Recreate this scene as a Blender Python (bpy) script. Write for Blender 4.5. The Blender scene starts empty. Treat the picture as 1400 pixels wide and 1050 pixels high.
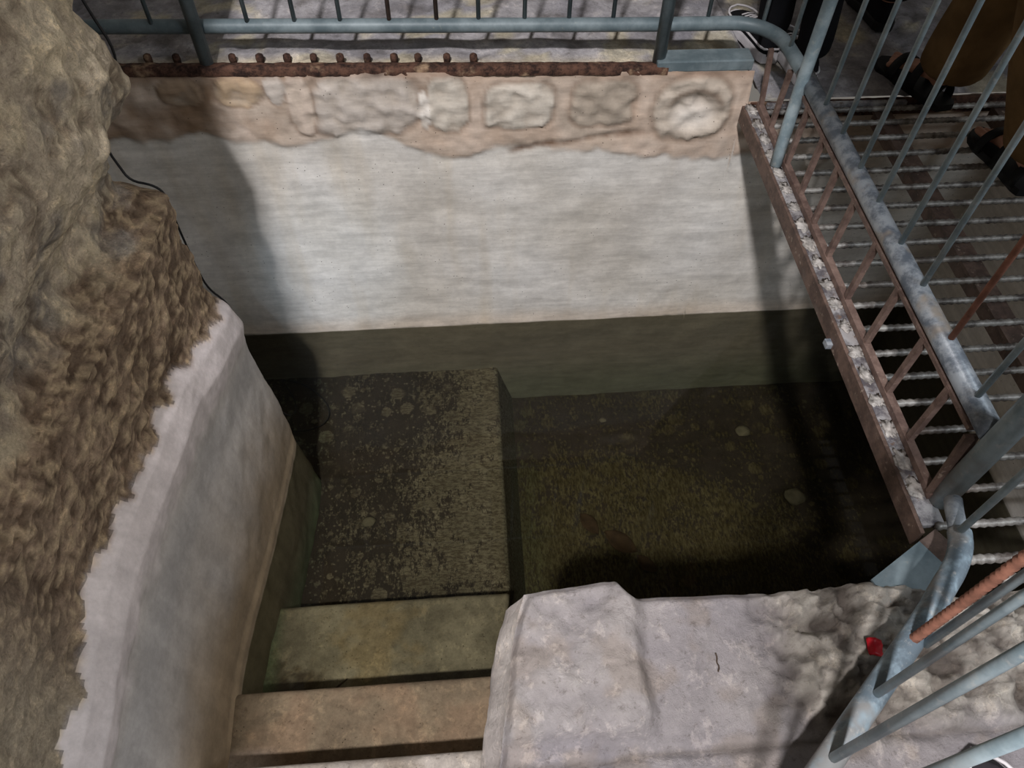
import bpy, bmesh, math, random
from mathutils import Vector, Matrix, noise
random.seed(7)
S = bpy.context.scene
COL = S.collection
PI = math.pi

# ------------------------------------------------------------------ camera, world, lights, exposure
EYE = Vector((0, 0, 1.25))
def _axes():
    f = 1050.0
    down = Vector((-15, 765, f)).normalized()
    dep = Vector((-130, -1441, f)); dep = (dep - down*dep.dot(down)).normalized()
    up = -down
    X = up.cross(dep)
    if X.x < 0: X = -X
    return X, dep, up                      # rows: world axes written in camera axes (x right, y down, z forward)
RX, RY, RZ = _axes()
cam_data = bpy.data.cameras.new('camera'); cam = bpy.data.objects.new('camera', cam_data); COL.objects.link(cam)
m3 = Matrix(((RX.x, -RX.y, -RX.z), (RY.x, -RY.y, -RY.z), (RZ.x, -RZ.y, -RZ.z)))
cam.matrix_world = Matrix.Translation(EYE) @ m3.to_4x4()
cam_data.sensor_width = 36; cam_data.lens = 27; cam_data.clip_start = 0.02
S.camera = cam
S.view_settings.view_transform = 'Standard'
S.view_settings.look = 'None'
S.view_settings.gamma = 1
S.view_settings.use_curve_mapping = False
S.view_settings.exposure = 0.0

world = bpy.data.worlds.new('world'); S.world = world; world.use_nodes = True
bg = world.node_tree.nodes['Background']
bg.inputs[0].default_value = (1.0, 0.93, 0.84, 1); bg.inputs[1].default_value = 0.17

def area(name, loc, target, size, power, color, sy=None):
    l = bpy.data.lights.new(name, 'AREA'); l.energy = power; l.color = color; l.size = size
    if sy: l.shape = 'RECTANGLE'; l.size_y = sy
    o = bpy.data.objects.new(name, l); COL.objects.link(o); o.location = loc
    o.rotation_euler = (Vector(target) - Vector(loc)).to_track_quat('-Z', 'Y').to_euler()
    return o
area('skylight', (-0.76, -1.6, 4.3), (0, 1.3, -0.4), 0.22, 350, (1.0, 0.97, 0.98))
area('doorway_daylight', (2.6, -1.2, 2.9), (0.4, 1.2, -0.4), 0.9, 66, (0.80, 0.90, 1.0))
_l = bpy.data.lights.new('rock_fill_spot', 'SPOT'); _l.energy = 190; _l.color = (1.0, .94, .87); _l.spot_size = math.radians(50); _l.spot_blend = .7; _l.shadow_soft_size = .2  # added fill spot, its cone aimed to brighten the left rock
_o = bpy.data.objects.new('rock_fill_spot', _l); COL.objects.link(_o); _o.location = (1.5, .35, 1.95)
_o.rotation_euler = (Vector((-.85, .70, .22)) - Vector(_o.location)).to_track_quat('-Z', 'Y').to_euler()
_l = bpy.data.lights.new('window_gleam', 'SPOT'); _l.energy = 300; _l.color = (.62, .80, 1.0); _l.spot_size = math.radians(7.5); _l.spot_blend = .8; _l.shadow_soft_size = .08
_o = bpy.data.objects.new('window_gleam', _l); COL.objects.link(_o); _o.location = (-.15, -1.4, 3.0)
_o.rotation_euler = (Vector((-.48, 2.03, -.78)) - Vector(_o.location)).to_track_quat('-Z', 'Y').to_euler()

def ray(x, y):
    d = Vector((x - 700, y - 525, 1050.0))
    return Vector((RX.dot(d), RY.dot(d), RZ.dot(d)))
def at_z(x, y, z):
    d = ray(x, y); return EYE + d*((z - EYE.z)/d.z)
def at_y(x, y, Y):
    d = ray(x, y); return EYE + d*((Y - EYE.y)/d.y)

# ------------------------------------------------------------------ helpers: objects
def tag(o, label=None, cat=None, group=None, kind=None):
    if label: o['label'] = label
    if cat: o['category'] = cat
    if group: o['group'] = group
    if kind: o['kind'] = kind
    return o
def thing(name, label, cat, loc=(0, 0, 0), group=None):
    o = bpy.data.objects.new(name, None); COL.objects.link(o); o.location = loc
    o.empty_display_size = 0.05
    return tag(o, label, cat, group)
def wloc(o):
    v = Vector((0, 0, 0))
    while o is not None:
        v += Vector(o.location); o = o.parent
    return v

class MB:
    """collects shapes (world coordinates) for ONE mesh"""
    def __init__(s): s.v = []; s.f = []; s.sm = []
    def add(s, vs, fs, smooth=True):
        b = len(s.v); s.v += [tuple(v) for v in vs]
        s.f += [tuple(i + b for i in f) for f in fs]; s.sm += [smooth]*len(fs)
    def box(s, x0, x1, y0, y1, z0, z1):
        s.add([(x, y, z) for x in (x0, x1) for y in (y0, y1) for z in (z0, z1)],
              [(0, 1, 3, 2), (4, 6, 7, 5), (0, 4, 5, 1), (2, 3, 7, 6), (0, 2, 6, 4), (1, 5, 7, 3)], False)
    def bar(s, a, b, w, h, up=(0, 0, 1)):
        a = Vector(a); b = Vector(b); d = (b - a).normalized(); u = Vector(up)
        if abs(d.dot(u)) > .95: u = Vector((0, 1, 0))
        n = d.cross(u).normalized(); u = n.cross(d)
        vs = [p + n*sx*w/2 + u*sz*h/2 for p in (a, b) for sx, sz in ((-1, -1), (1, -1), (1, 1), (-1, 1))]
        s.add(vs, [(0, 1, 5, 4), (1, 2, 6, 5), (2, 3, 7, 6), (3, 0, 4, 7), (3, 2, 1, 0), (4, 5, 6, 7)], False)
    def tube(s, pts, r, n=12, cap=True):
        pts = [Vector(p) for p in pts]; N = len(pts)
        rs = r if isinstance(r, (list, tuple)) else [r]*N
        t0 = (pts[1] - pts[0]).normalized()
        u = t0.orthogonal().normalized(); vs = []
        for i, p in enumerate(pts):
            t = (pts[min(i+1, N-1)] - pts[max(i-1, 0)]).normalized()
            u = (u - t*u.dot(t)).normalized(); w = t.cross(u)
            for k in range(n):
                a = 2*PI*k/n; vs.append(p + (u*math.cos(a) + w*math.sin(a))*rs[i])
        fs = [(i*n + k, i*n + (k+1) % n, (i+1)*n + (k+1) % n, (i+1)*n + k) for i in range(N-1) for k in range(n)]
        if cap: fs += [tuple(range(n-1, -1, -1)), tuple((N-1)*n + k for k in range(n))]
        s.add(vs, fs, True)
    def grid(s, rows, smooth=True, flip=False):
        nr = len(rows); nc = len(rows[0]); vs = [p for r in rows for p in r]
        fs = []
        for i in range(nr-1):
            for j in range(nc-1):
                q = (i*nc + j, i*nc + j + 1, (i+1)*nc + j + 1, (i+1)*nc + j)
                fs.append(q[::-1] if flip else q)
        s.add(vs, fs, smooth)
    def blob(s, c, r, sub=2, amp=0.0, fr=4, seed=0):
        bm = bmesh.new(); bmesh.ops.create_icosphere(bm, subdivisions=sub, radius=1)
        vs = []
        for v in bm.verts:
            k = 1 + amp*noise.noise(v.co*fr*.4 + Vector((seed*3.1, seed, 0)))
            vs.append((c[0] + v.co.x*r[0]*k, c[1] + v.co.y*r[1]*k, c[2] + v.co.z*r[2]*k))
        fs = [tuple(v.index for v in f.verts) for f in bm.faces]; bm.free()
        s.add(vs, fs, True)
    def build(s, name, m, parent=None, bevel=0, attrs=None):
        off = wloc(parent) if parent else Vector((0, 0, 0))
        me = bpy.data.meshes.new(name)
        me.from_pydata([(v[0]-off.x, v[1]-off.y, v[2]-off.z) for v in s.v], [], s.f)
        me.polygons.foreach_set('use_smooth', s.sm)
        if attrs:
            for an, vals in attrs.items():
                a = me.attributes.new(an, 'FLOAT_COLOR', 'POINT')
                a.data.foreach_set('color', [c for v in vals for c in (v[0], v[1], v[2], 1.0)])
        me.materials.append(m); me.update()
        o = bpy.data.objects.new(name, me); COL.objects.link(o)
        if parent: o.parent = parent
        if bevel:
            b = o.modifiers.new('bevel', 'BEVEL'); b.width = bevel; b.segments = 2; b.limit_method = 'ANGLE'
        return o
def fnoise(x, y, z, sc, oct=4, H=0.9):
    return noise.fractal(Vector((x*sc, y*sc, z*sc)), H, 2.0, oct)
def clamp(t, a=0., b=1.): return max(a, min(b, t))
def sstep(a, b, t):
    t = clamp((t - a)/(b - a)); return t*t*(3 - 2*t)
def lerp(a, b, t): return a + (b - a)*t
def mixc(a, b, t): return tuple(a[i] + (b[i] - a[i])*t for i in range(3))
def interp(tab, x):
    if x <= tab[0][0]: return tab[0][1]
    for (x0, y0), (x1, y1) in zip(tab, tab[1:]):
        if x <= x1:
            return lerp(y0, y1, (x - x0)/(x1 - x0))
    return tab[-1][1]
def srgb(r, g, b):
    f = lambda c: (c/255/12.92) if c <= 10 else ((c/255 + .055)/1.055)**2.4
    return (f(r), f(g), f(b))

# ------------------------------------------------------------------ helpers: materials
class NT:
    def __init__(s, name, rough=.85, metal=0.0, spec=.3):
        s.m = bpy.data.materials.new(name); s.m.use_nodes = True
        s.t = s.m.node_tree; s.n = s.t.nodes; s.b = s.n['Principled BSDF']
        s.b.inputs['Roughness'].default_value = rough; s.b.inputs['Metallic'].default_value = metal
        s.b.inputs['Specular IOR Level'].default_value = spec
        s.co = s.n.new('ShaderNodeTexCoord').outputs['Object']
    def link(s, a, b): s.t.links.new(a, b)
    def setv(s, sock, v):
        if hasattr(v, 'is_linked') or hasattr(v, 'links'): s.link(v, sock)
        elif isinstance(v, tuple) and len(v) == 3 and sock.type == 'RGBA': sock.default_value = (*v, 1)
        else: sock.default_value = v
    def noise(s, scale, detail=5, rough=.6, stretch=None, dist=0):
        n = s.n.new('ShaderNodeTexNoise'); n.inputs['Scale'].default_value = scale
        n.inputs['Detail'].default_value = detail; n.inputs['Roughness'].default_value = rough
        n.inputs['Distortion'].default_value = dist
        c = s.co
        if stretch:
            mp = s.n.new('ShaderNodeMapping'); mp.inputs['Scale'].default_value = stretch
            s.link(s.co, mp.inputs['Vector']); c = mp.outputs['Vector']
        s.link(c, n.inputs['Vector']); return n.outputs['Fac']
    def voro(s, scale, feature='F1', stretch=None, rand=1):
        n = s.n.new('ShaderNodeTexVoronoi'); n.feature = feature; n.inputs['Scale'].default_value = scale
        n.inputs['Randomness'].default_value = rand
        c = s.co
        if stretch:
            mp = s.n.new('ShaderNodeMapping'); mp.inputs['Scale'].default_value = stretch
            s.link(s.co, mp.inputs['Vector']); c = mp.outputs['Vector']
        s.link(c, n.inputs['Vector']); return n.outputs['Distance']
    def ramp(s, fac, lo, hi):
        n = s.n.new('ShaderNodeMapRange'); n.interpolation_type = 'SMOOTHSTEP'
        s.setv(n.inputs['Value'], fac); n.inputs['From Min'].default_value = lo; n.inputs['From Max'].default_value = hi
        return n.outputs['Result']
    def mix(s, fac, a, b, mode='MIX'):
        n = s.n.new('ShaderNodeMix'); n.data_type = 'RGBA'; n.blend_type = mode
        s.setv(n.inputs[0], fac); s.setv(n.inputs[6], a); s.setv(n.inputs[7], b); return n.outputs[2]
    def math(s, op, a, b=0.0):
        n = s.n.new('ShaderNodeMath'); n.operation = op; s.setv(n.inputs[0], a); s.setv(n.inputs[1], b); return n.outputs[0]
    def attr(s, name):
        n = s.n.new('ShaderNodeAttribute'); n.attribute_name = name; return n.outputs['Color']
    def sep(s, c):
        n = s.n.new('ShaderNodeSeparateColor'); s.link(c, n.inputs[0]); return n.outputs
    def bump(s, h, strength=.4, dist=.01):
        n = s.n.new('ShaderNodeBump'); n.inputs['Strength'].default_value = strength; n.inputs['Distance'].default_value = dist
        s.link(h, n.inputs['Height']); s.link(n.outputs[0], s.b.inputs['Normal'])
    def color(s, c): s.setv(s.b.inputs['Base Color'], c); return s
    def rough(s, r): s.setv(s.b.inputs['Roughness'], r)

def m_plain(name, c, rough=.7, metal=0, var=.25, scale=30, bump=.2):
    k = NT(name, rough, metal); d = tuple(x*(1-var) for x in c); l = tuple(min(1, x*(1+var)) for x in c)
    n = k.noise(scale, 4); k.color(k.mix(k.ramp(n, .3, .7), d, l))
    if bump: k.bump(n, bump, .003)
    return k.m
def m_galv():
    k = NT('galvanised paint', .42, .05, .5)
    a = k.noise(14, 5, .65); b = k.noise(60, 4, .6); c = k.noise(6, 3)
    base = k.mix(k.ramp(a, .35, .7), srgb(126, 144, 152), srgb(166, 182, 188))
    base = k.mix(k.math('MULTIPLY', k.ramp(b, .55, .75), .6), base, srgb(196, 198, 194))
    base = k.mix(k.math('MULTIPLY', k.ramp(c, .56, .70), .6), base, srgb(128, 118, 108))
    k.color(base); k.rough(k.math('ADD', k.math('MULTIPLY', a, .35), .25)); k.bump(b, .25, .002); return k.m
def m_galvdark():
    k = NT('dull galvanised steel', .5, .05, .4)
    a = k.noise(10, 5, .65); b = k.noise(70, 4, .6)
    base = k.mix(k.ramp(a, .35, .7), srgb(84, 97, 102), srgb(118, 130, 134))
    base = k.mix(k.math('MULTIPLY', k.ramp(b, .62, .8), .5), base, srgb(150, 150, 140))
    k.color(base); k.bump(b, .25, .002); return k.m
def m_zinc():
    k = NT('mottled zinc pipe', .42, .08, .5)
    a = k.noise(26, 5, .7); b = k.noise(90, 4, .6); c = k.noise(9, 3)
    base = k.mix(k.ramp(a, .38, .62), srgb(98, 106, 116), srgb(156, 162, 168))
    base = k.mix(k.ramp(c, .55, .7), base, srgb(150, 138, 124))
    k.color(base); k.bump(b, .3, .002); return k.m
def m_pipe():
    k = NT('weathered blue grey pipe', .45, .05, .5)
    a = k.noise(11, 5, .7); b = k.noise(70, 5, .65); c = k.noise(7, 4, .6)
    base = k.mix(k.ramp(a, .40, .60), srgb(98, 112, 122), srgb(146, 166, 178))
    base = k.mix(k.math('MULTIPLY', k.ramp(c, .50, .62), .75), base, srgb(134, 128, 122))
    base = k.mix(k.math('MULTIPLY', k.ramp(b, .56, .72), .6), base, srgb(178, 178, 174))
    k.color(base); k.bump(b, .3, .002); return k.m
def m_rustpaint():
    k = NT('brown primer on steel', .6, .1, .4)
    a = k.noise(18, 6, .7); b = k.noise(50, 4, .7); c = k.noise(7, 3)
    base = k.mix(k.ramp(a, .35, .65), srgb(74, 60, 54), srgb(110, 90, 80))
    base = k.mix(k.ramp(b, .60, .72), base, srgb(152, 136, 122))
    base = k.mix(k.math('MULTIPLY', k.ramp(c, .6, .75), .6), base, srgb(96, 98, 96))
    k.color(base); k.bump(b, .3, .002); return k.m
def m_primer():
    k = NT('brown painted bar', .55, .1, .4)
    a = k.noise(25, 5, .7); b = k.noise(80, 4, .6)
    base = k.mix(k.ramp(a, .3, .7), srgb(86, 68, 62), srgb(132, 110, 100))
    base = k.mix(k.math('MULTIPLY', k.ramp(b, .62, .76), .5), base, srgb(176, 160, 148))
    k.color(base); k.bump(b, .2, .002); return k.m
def m_flange():
    k = NT('scuffed grey flange', .5, .2, .4)
    a = k.noise(22, 5, .7); b = k.noise(60, 4, .6)
    base = k.mix(k.ramp(a, .36, .62), srgb(92, 88, 92), srgb(168, 165, 165))
    base = k.mix(k.ramp(b, .58, .7), base, srgb(112, 92, 80))
    k.color(base); k.bump(b, .3, .002); return k.m
def m_rebar():
    k = NT('worn rebar steel', .5, .35, .4)
    a = k.noise(22, 5, .7); b = k.noise(6, 3)
    base = k.mix(k.ramp(a, .35, .65), srgb(84, 78, 74), srgb(172, 168, 162))
    base = k.mix(k.math('MULTIPLY', k.ramp(b, .5, .7), .55), base, srgb(92, 74, 62))
    k.color(base); return k.m
def m_rust():
    k = NT('flaking rust', .9, 0, .2)
    a = k.noise(40, 6, .75); b = k.noise(14, 4)
    base = k.mix(k.ramp(a, .35, .65), srgb(38, 27, 24), srgb(92, 66, 54))
    base = k.mix(k.ramp(b, .58, .75), base, srgb(150, 126, 102))
    k.color(base); k.bump(a, .6, .006); return k.m
def m_attrstone(name, var=.35, sc=16, bump=.7, bd=.012, rough=.9, streak=None, flake=0, speck=0.0, specc=(.05, .04, .03), spec=.2):
    """pigment from the mesh's 'tint' colours, broken up by fine mineral noise"""
    k = NT(name, rough, 0, spec)
    base = k.attr('tint')
    a = k.noise(sc, 7, .68); b = k.noise(sc*5, 5, .7)
    g = k.mix(k.ramp(a, .28, .72), (1-var,)*3, (1+var*.7,)*3)
    c = k.mix(1.0, base, g, 'MULTIPLY')
    g2 = k.mix(k.ramp(b, .3, .7), (1-var*.5,)*3, (1+var*.4,)*3)
    c = k.mix(1.0, c, g2, 'MULTIPLY')
    h = k.math('ADD', k.math('MULTIPLY', a, .7), k.math('MULTIPLY', b, .3))
    if streak:
        st = k.noise(streak[3], 5, .65, streak[:3])
        c = k.mix(1.0, c, k.mix(k.ramp(st, .3, .7), (.86,)*3, (1.08,)*3), 'MULTIPLY')
        h = k.math('ADD', h, k.math('MULTIPLY', st, .5))
    if flake:
        fl = k.noise(flake, 10, .78, (1, .8, 1.3), .25); f2 = k.noise(flake*2.7, 8, .8, None, .15)
        c = k.mix(k.math('MULTIPLY', k.ramp(fl, .53, .62), .6), c, k.mix(1.0, c, (1.62, 1.58, 1.5), 'MULTIPLY'))
        c = k.mix(k.math('MULTIPLY', k.ramp(f2, .46, .34), .7), c, k.mix(1.0, c, (.5, .47, .44), 'MULTIPLY'))
        h = k.math('ADD', k.math('MULTIPLY', fl, .9), k.math('MULTIPLY', f2, .5))
    if speck:
        v = k.voro(55); d = k.noise(9, 2)
        sp = k.math('MULTIPLY', k.math('SUBTRACT', 1.0, k.ramp(v, .06, .12)), k.ramp(d, .55-speck, .62))
        c = k.mix(sp, c, specc)
    k.color(c); k.bump(h, bump, bd); return k.m
def m_sediment(name, grain=(.35, 1, 1)):
    """plaster under water: tint.r = how much dark silt lies here, tint.g = greenness of the plaster"""
    k = NT(name, .9, 0, .1)
    t = k.sep(k.attr('tint'))
    fine = k.noise(75, 7, .8, (1.0, .5, 1.0)); med = k.noise(11, 5, .7)
    blot = k.voro(24, 'SMOOTH_F1'); streak = k.noise(115, 7, .8, grain)
    pl = k.mix(k.ramp(med, .35, .65), srgb(108, 101, 84), srgb(138, 130, 110))
    pl = k.mix(t[1], pl, srgb(98, 106, 90))
    pl = k.mix(k.math('MULTIPLY', k.ramp(streak, .42, .58), .8), pl, srgb(66, 57, 45))
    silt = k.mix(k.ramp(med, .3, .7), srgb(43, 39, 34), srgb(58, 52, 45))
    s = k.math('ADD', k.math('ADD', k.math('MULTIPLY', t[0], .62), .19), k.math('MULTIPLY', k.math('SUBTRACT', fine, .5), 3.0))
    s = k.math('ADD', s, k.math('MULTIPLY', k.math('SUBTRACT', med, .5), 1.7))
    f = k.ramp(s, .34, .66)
    v = k.voro(19); lab = k.math('SUBTRACT', 1.0, k.ramp(k.math('ADD', v, k.math('MULTIPLY', fine, .5)), .44, .50))
    big = k.voro(9); lab2 = k.math('SUBTRACT', 1.0, k.ramp(k.math('ADD', big, k.math('MULTIPLY', fine, .35)), .42, .47))
    patch = k.ramp(k.noise(5, 3), .34, .52)
    tiny = k.voro(46); lab3 = k.math('SUBTRACT', 1.0, k.ramp(k.math('ADD', tiny, k.math('MULTIPLY', fine, .3)), .34, .40)); lab = k.math('MAXIMUM', lab, lab3)
    lab = k.math('MULTIPLY', k.math('MAXIMUM', lab, lab2), patch)
    f = k.math('MULTIPLY', f, k.math('SUBTRACT', 1.0, k.math('MULTIPLY', lab, .6)))
    pl = k.mix(t[2], pl, k.mix(1.0, pl, srgb(196, 194, 168), 'MULTIPLY'))
    c = k.mix(f, pl, silt)
    k.color(c); k.bump(fine, .5, .006); return k.m
def m_water():
    m = bpy.data.materials.new('still pool water'); m.use_nodes = True; t = m.node_tree; n = t.nodes
    n.remove(n['Principled BSDF']); out = n['Material Output']
    tr = n.new('ShaderNodeBsdfTransparent'); tr.inputs[0].default_value = (.70, .69, .62, 1)
    gl = n.new('ShaderNodeBsdfGlossy'); gl.inputs['Roughness'].default_value = .03
    fr = n.new('ShaderNodeFresnel'); fr.inputs[0].default_value = 1.33
    mx = n.new('ShaderNodeMixShader')
    t.links.new(fr.outputs[0], mx.inputs[0]); t.links.new(tr.outputs[0], mx.inputs[1]); t.links.new(gl.outputs[0], mx.inputs[2])
    t.links.new(mx.outputs[0], out.inputs['Surface']); return m
def m_cloth(name, c, sc=260):
    k = NT(name, .95, 0, .1); a = k.noise(sc, 3); b = k.noise(12, 4)
    base = k.mix(k.ramp(b, .3, .7), tuple(x*.8 for x in c), tuple(x*1.2 for x in c))
    k.color(base); k.bump(a, .25, .002); return k.m
def m_skin(name, c):
    k = NT(name, .55, 0, .4); b = k.noise(20, 4)
    k.color(k.mix(k.ramp(b, .3, .7), tuple(x*.85 for x in c), tuple(x*1.1 for x in c)))
    k.b.inputs['Subsurface Weight'].default_value = .08; k.b.inputs['Subsurface Radius'].default_value = (.01, .005, .003)
    return k.m
M = dict(pipe=m_pipe(), weld=m_plain('weld bead', srgb(160, 155, 150), .6, .05, .4, 50), galv=m_galv(), galvd=m_galvdark(), zinc=m_zinc(), rustpaint=m_rustpaint(), primer=m_primer(), flange=m_flange(),
         rebar=m_rebar(), rust=m_rust(), water=m_water(),
         rustbar=m_plain('rust red rebar', srgb(150, 104, 86), .8, .1, .3, 40),
         black=m_plain('black rubber', srgb(20, 20, 22), .6, 0, .2),
         red=m_plain('red plastic', srgb(190, 28, 42), .35, 0, .15))
WATER = -1.123

# ------------------------------------------------------------------ added vault, out of view, its edge placed to shade the platform
q = MB()
prof = [(.10, 2.12), (.9, 2.30), (1.5, 2.38), (2.2, 2.36), (3.0, 2.2)]
for y0_, y1_ in ((-.56, 3.6),):
    q.grid([[(x, y, z) for x, z in prof] for y in (y0_, 1.0, y1_)]); q.grid([[(x, y, z + .2) for x, z in prof] for y in (y0_, 1.0, y1_)], flip=True)
    q.add([(.10, y0_, 2.12), (.10, y1_, 2.12), (.10, y1_, 2.32), (.10, y0_, 2.32)], [(0, 1, 2, 3)], False)
tag(q.build('shade_vault', m_plain('shade vault stone', srgb(150, 138, 120), .95, 0, .2, 8)), kind='structure')

# ------------------------------------------------------------------ setting: back wall (plaster, stones showing near the top)
FB = 2.03
def rim(x): return -.03*x - .003
STONES = [((710, 145), (50, 31), 'pale', 4), ((825, 140), (48, 31), 'grey', 4), ((945, 148), (58, 44), 'pit', 2.6), ((500, 142), (82, 42), 'pale2', 2.6),
          ((612, 142), (30, 38), 'pale', 3), ((580, 150), (9, 28), 'white', 2), ((325, 124), (34, 19), 'ochre', 2.2), ((248, 126), (30, 18), 'ochre2', 2.2),
          ((410, 140), (19, 40), 'pink', 2.4), ((375, 118), (14, 22), 'pale2', 2)]
ST = []
for (cx, cy), (hx, hy), kd, pw in STONES:
    p = at_y(cx, cy, FB); ST.append((p.x, p.z, hx*.00212, hy*.00265, kd, pw))
CP = dict(pink=srgb(202, 186, 172), tan=srgb(190, 169, 151), grey=srgb(166, 154, 140), pale=srgb(200, 192, 180), pale2=srgb(190, 181, 172),
          white=srgb(218, 212, 204), ochre=srgb(188, 164, 136), ochre2=srgb(160, 138, 116), pit=srgb(196, 184, 170),
          low=srgb(216, 213, 208), low2=srgb(200, 194, 184), brown=srgb(132, 108, 86), olive=srgb(128, 122, 110), olive2=srgb(112, 114, 98))
mb = MB(); rows = []; tint = []
nx, nz = 400, 190
x0, x1 = -1.75, 2.05
for j in range(nz + 1):
    row = []
    for i in range(nx + 1):
        x = lerp(x0, x1, i/nx); top = rim(x) if x < .89 else -.135
        z = lerp(top, -1.72, j/nz)
        n1 = fnoise(x, z, 0, 2.2); n2 = fnoise(x, z, 5, 7); n3 = fnoise(x, z, 9, 20)
        zb = interp([(-1.5, -.22), (-.75, -.19), (-.5, -.23), (-.42, -.20), (-.3, -.18), (-.12, -.27), (-.02, -.32), (.1, -.27), (.45, -.29), (.6, -.32), (.9, -.34), (2, -.36)], x) + .025*n2
        up = sstep(zb - .012, zb + .012, z)
        y = FB + .006*n1 + .003*n2 - .006*up + .005*n3*up
        c = mixc(CP['low'], CP['low2'], clamp(.5 + .7*n1))
        u = mixc(CP['pink'], CP['tan'], clamp(.5 + .9*n2))
        u = mixc(u, CP['grey'], clamp(.8*fnoise(x, z, 3, 4) + .15))
        lf = sstep(-.35, -.75, x)                                # browner towards the left end of the band
        u = mixc(u, CP['brown'], lf*clamp(.55 + .8*n2))
        for (sx, sz, hx, hz, kd, pw) in ST:
            dx = abs(x - sx)/hx; dz = abs(z - sz)/hz
            if dx > 1.3 or dz > 1.3: continue
            d = (dx**pw + dz**pw)**(1/pw) + .10*n2 + .05*n3
            k = sstep(1.03, .93, d)
            ring = sstep(.84, .97, d)*sstep(1.12, 1.0, d)
            col = CP[kd]; col = mixc(col, CP['grey'], clamp(.2 + .7*n3))
            if kd == 'pit':
                rr = math.hypot((x - sx - .01)/.085, (z - sz + .01)/.075)
                y += .012*sstep(1.0, .55, rr); col = mixc(col, CP['white'], sstep(1.15, .2, rr)*(.4 + .6*sstep(sz + .03, sz - .05, z)))
                col = mixc(col, srgb(120, 104, 90), sstep(.25, .0, abs(rr - .98))*.8*sstep(sz - .01, sz + .03, z))
            u = mixc(u, col, k); u = mixc(u, srgb(128, 108, 92), ring*.55)
            y += -.0025*k + .006*n3*k + .0035*ring
        stain = sstep(.035, .0, top - z)*.5
        u = mixc(u, srgb(150, 118, 96), stain)
        c = mixc(c, u, up)
        # rust and damp runs below the band, pigment left by water trickling down
        run = fnoise(x, .12*z, 2, 9)
        c = mixc(c, srgb(186, 172, 148), clamp(.9*run - .12)*(1 - up)*.6)
        crack = sstep(.02, .0, abs(z - (-.272 + .035*math.sin((x - .25)*5) + .012*n2)))*sstep(.12, .2, x)*sstep(.66, .5, x)
        c = mixc(c, srgb(118, 94, 76), crack*clamp(.5 + n3)); y += .006*crack
        c = mixc(c, srgb(188, 160, 128), sstep(-1.02, -1.11, z)*.35)
        wl = sstep(WATER + .004, WATER - .004, z + .003*n3)
        c = mixc(c, mixc(CP['olive'], CP['olive2'], sstep(-1.3, -1.6, z)), wl)
        row.append((x, y, z)); tint.append(c)
    rows.append(row)
mb.grid(rows, flip=False)
MW = m_attrstone('lime plaster', .12, 9, .4, .006, streak=(2.5, 1, 16, 2.2), speck=.06, specc=srgb(60, 52, 44))
o = mb.build('wall_back', MW, attrs={'tint': tint}); tag(o, kind='structure')

# ------------------------------------------------------------------ setting: stone paving behind the pool
def floor_h(x, y):
    base = rim(x) if x < .86 else lerp(rim(.86), -.105, sstep(.86, .93, x))
    r = .012*fnoise(x, y, 1, 2.5) - .020*abs(fnoise(x, y, 4, 1.7)) + .006*fnoise(x, y, 7, 12)
    e = sstep(2.03, 2.12, y)
    return base + r*e - .006*(1 - e)
mb = MB(); rows = []; tint = []
for j in range(121):
    y = 2.045 + 2.6*(j/120)**1.3
    row = []
    for i in range(261):
        x = -2.0 + 5.0*i/260
        yy = y if x < .885 else lerp(1.998, 4.645, (j/120)**1.3)
        z = floor_h(x, yy + (.045 if x > .885 else 0))
        n1 = fnoise(x, yy, 1, 3); n2 = fnoise(x, yy, 4, 10)
        c = mixc(srgb(138, 136, 142), srgb(176, 172, 174), clamp(.5 + .9*n1))
        c = mixc(c, srgb(98, 92, 90), sstep(.1, .55, n2)*.6)
        c = mixc(c, srgb(196, 186, 160), sstep(.16, .34, fnoise(x, yy, 8, 4.5))*.7)
        c = mixc(c, srgb(204, 190, 164), sstep(2.13, 2.06, yy + .02*n2)*.85*(1 if x < .87 else 0))
        crack = sstep(.03, .0, abs(fnoise(x, yy, 12, 1.9)))
        c = mixc(c, srgb(88, 84, 84), crack*.55); z -= .006*crack
        row.append((x, yy, z)); tint.append(c)
    rows.append(row)
mb.grid(rows)
MF = m_attrstone('worn grey paving stone', .28, 14, .8, .012, streak=(1, 6, 1, 3), flake=16)
tag(mb.build('floor', MF, attrs={'tint': tint}), kind='structure')

# ------------------------------------------------------------------ left side: plastered pool wall with bedrock above it
def plaster_edge(y): return interp([(-.6, -.30), (.31, -.275), (.57, -.245), (.9, -.255), (1.145, -.262), (1.5, -.375), (1.6, -.40)], y)
def left_x(y, z):
    b = -.645 - .078*sstep(1.5, .6, y)
    if z < -1.12: b += .040*clamp((-1.12 - z)/.3)
    pe = plaster_edge(y)
    tab = [(-1.8, 0), (-1.12, 0), (-.85, -.005), (-.60, -.025), (pe - .17, -.026), (pe - .09, -.014), (pe - .02, -.030), (pe + .012, -.062),
           (-.09, -.062), (-.03, -.058), (.01, -.060)]
    x = b + interp(tab, z) if z < .004 else b - .060
    if z >= .01:                                              # the natural rock: a shelf, then a face that leans back out
        foot = -.815 - .01*sstep(1.4, .6, y)
        tab2 = [(.01, 0.0), (.03, 1.0)]
        x = lerp(b - .060, foot, clamp((z - .004)/.028))
        x += interp([(.03, 0), (.10, -.012), (.16, .010), (.22, .048), (.30, .105), (.36, .106), (.45, .090), (.60, .075), (1.0, .09), (1.6, .15)], z)
    return x
mb = MB(); rows = []; tint = []; zone = []
NZ = 300
zs = [lerp(-1.75, -.45, i/90) for i in range(90)] + [lerp(-.45, 0.0, i/70) for i in range(70)] + [lerp(0, .035, i/26) for i in range(26)] + [lerp(.035, 1.3, i/135) for i in range(136)]
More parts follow.
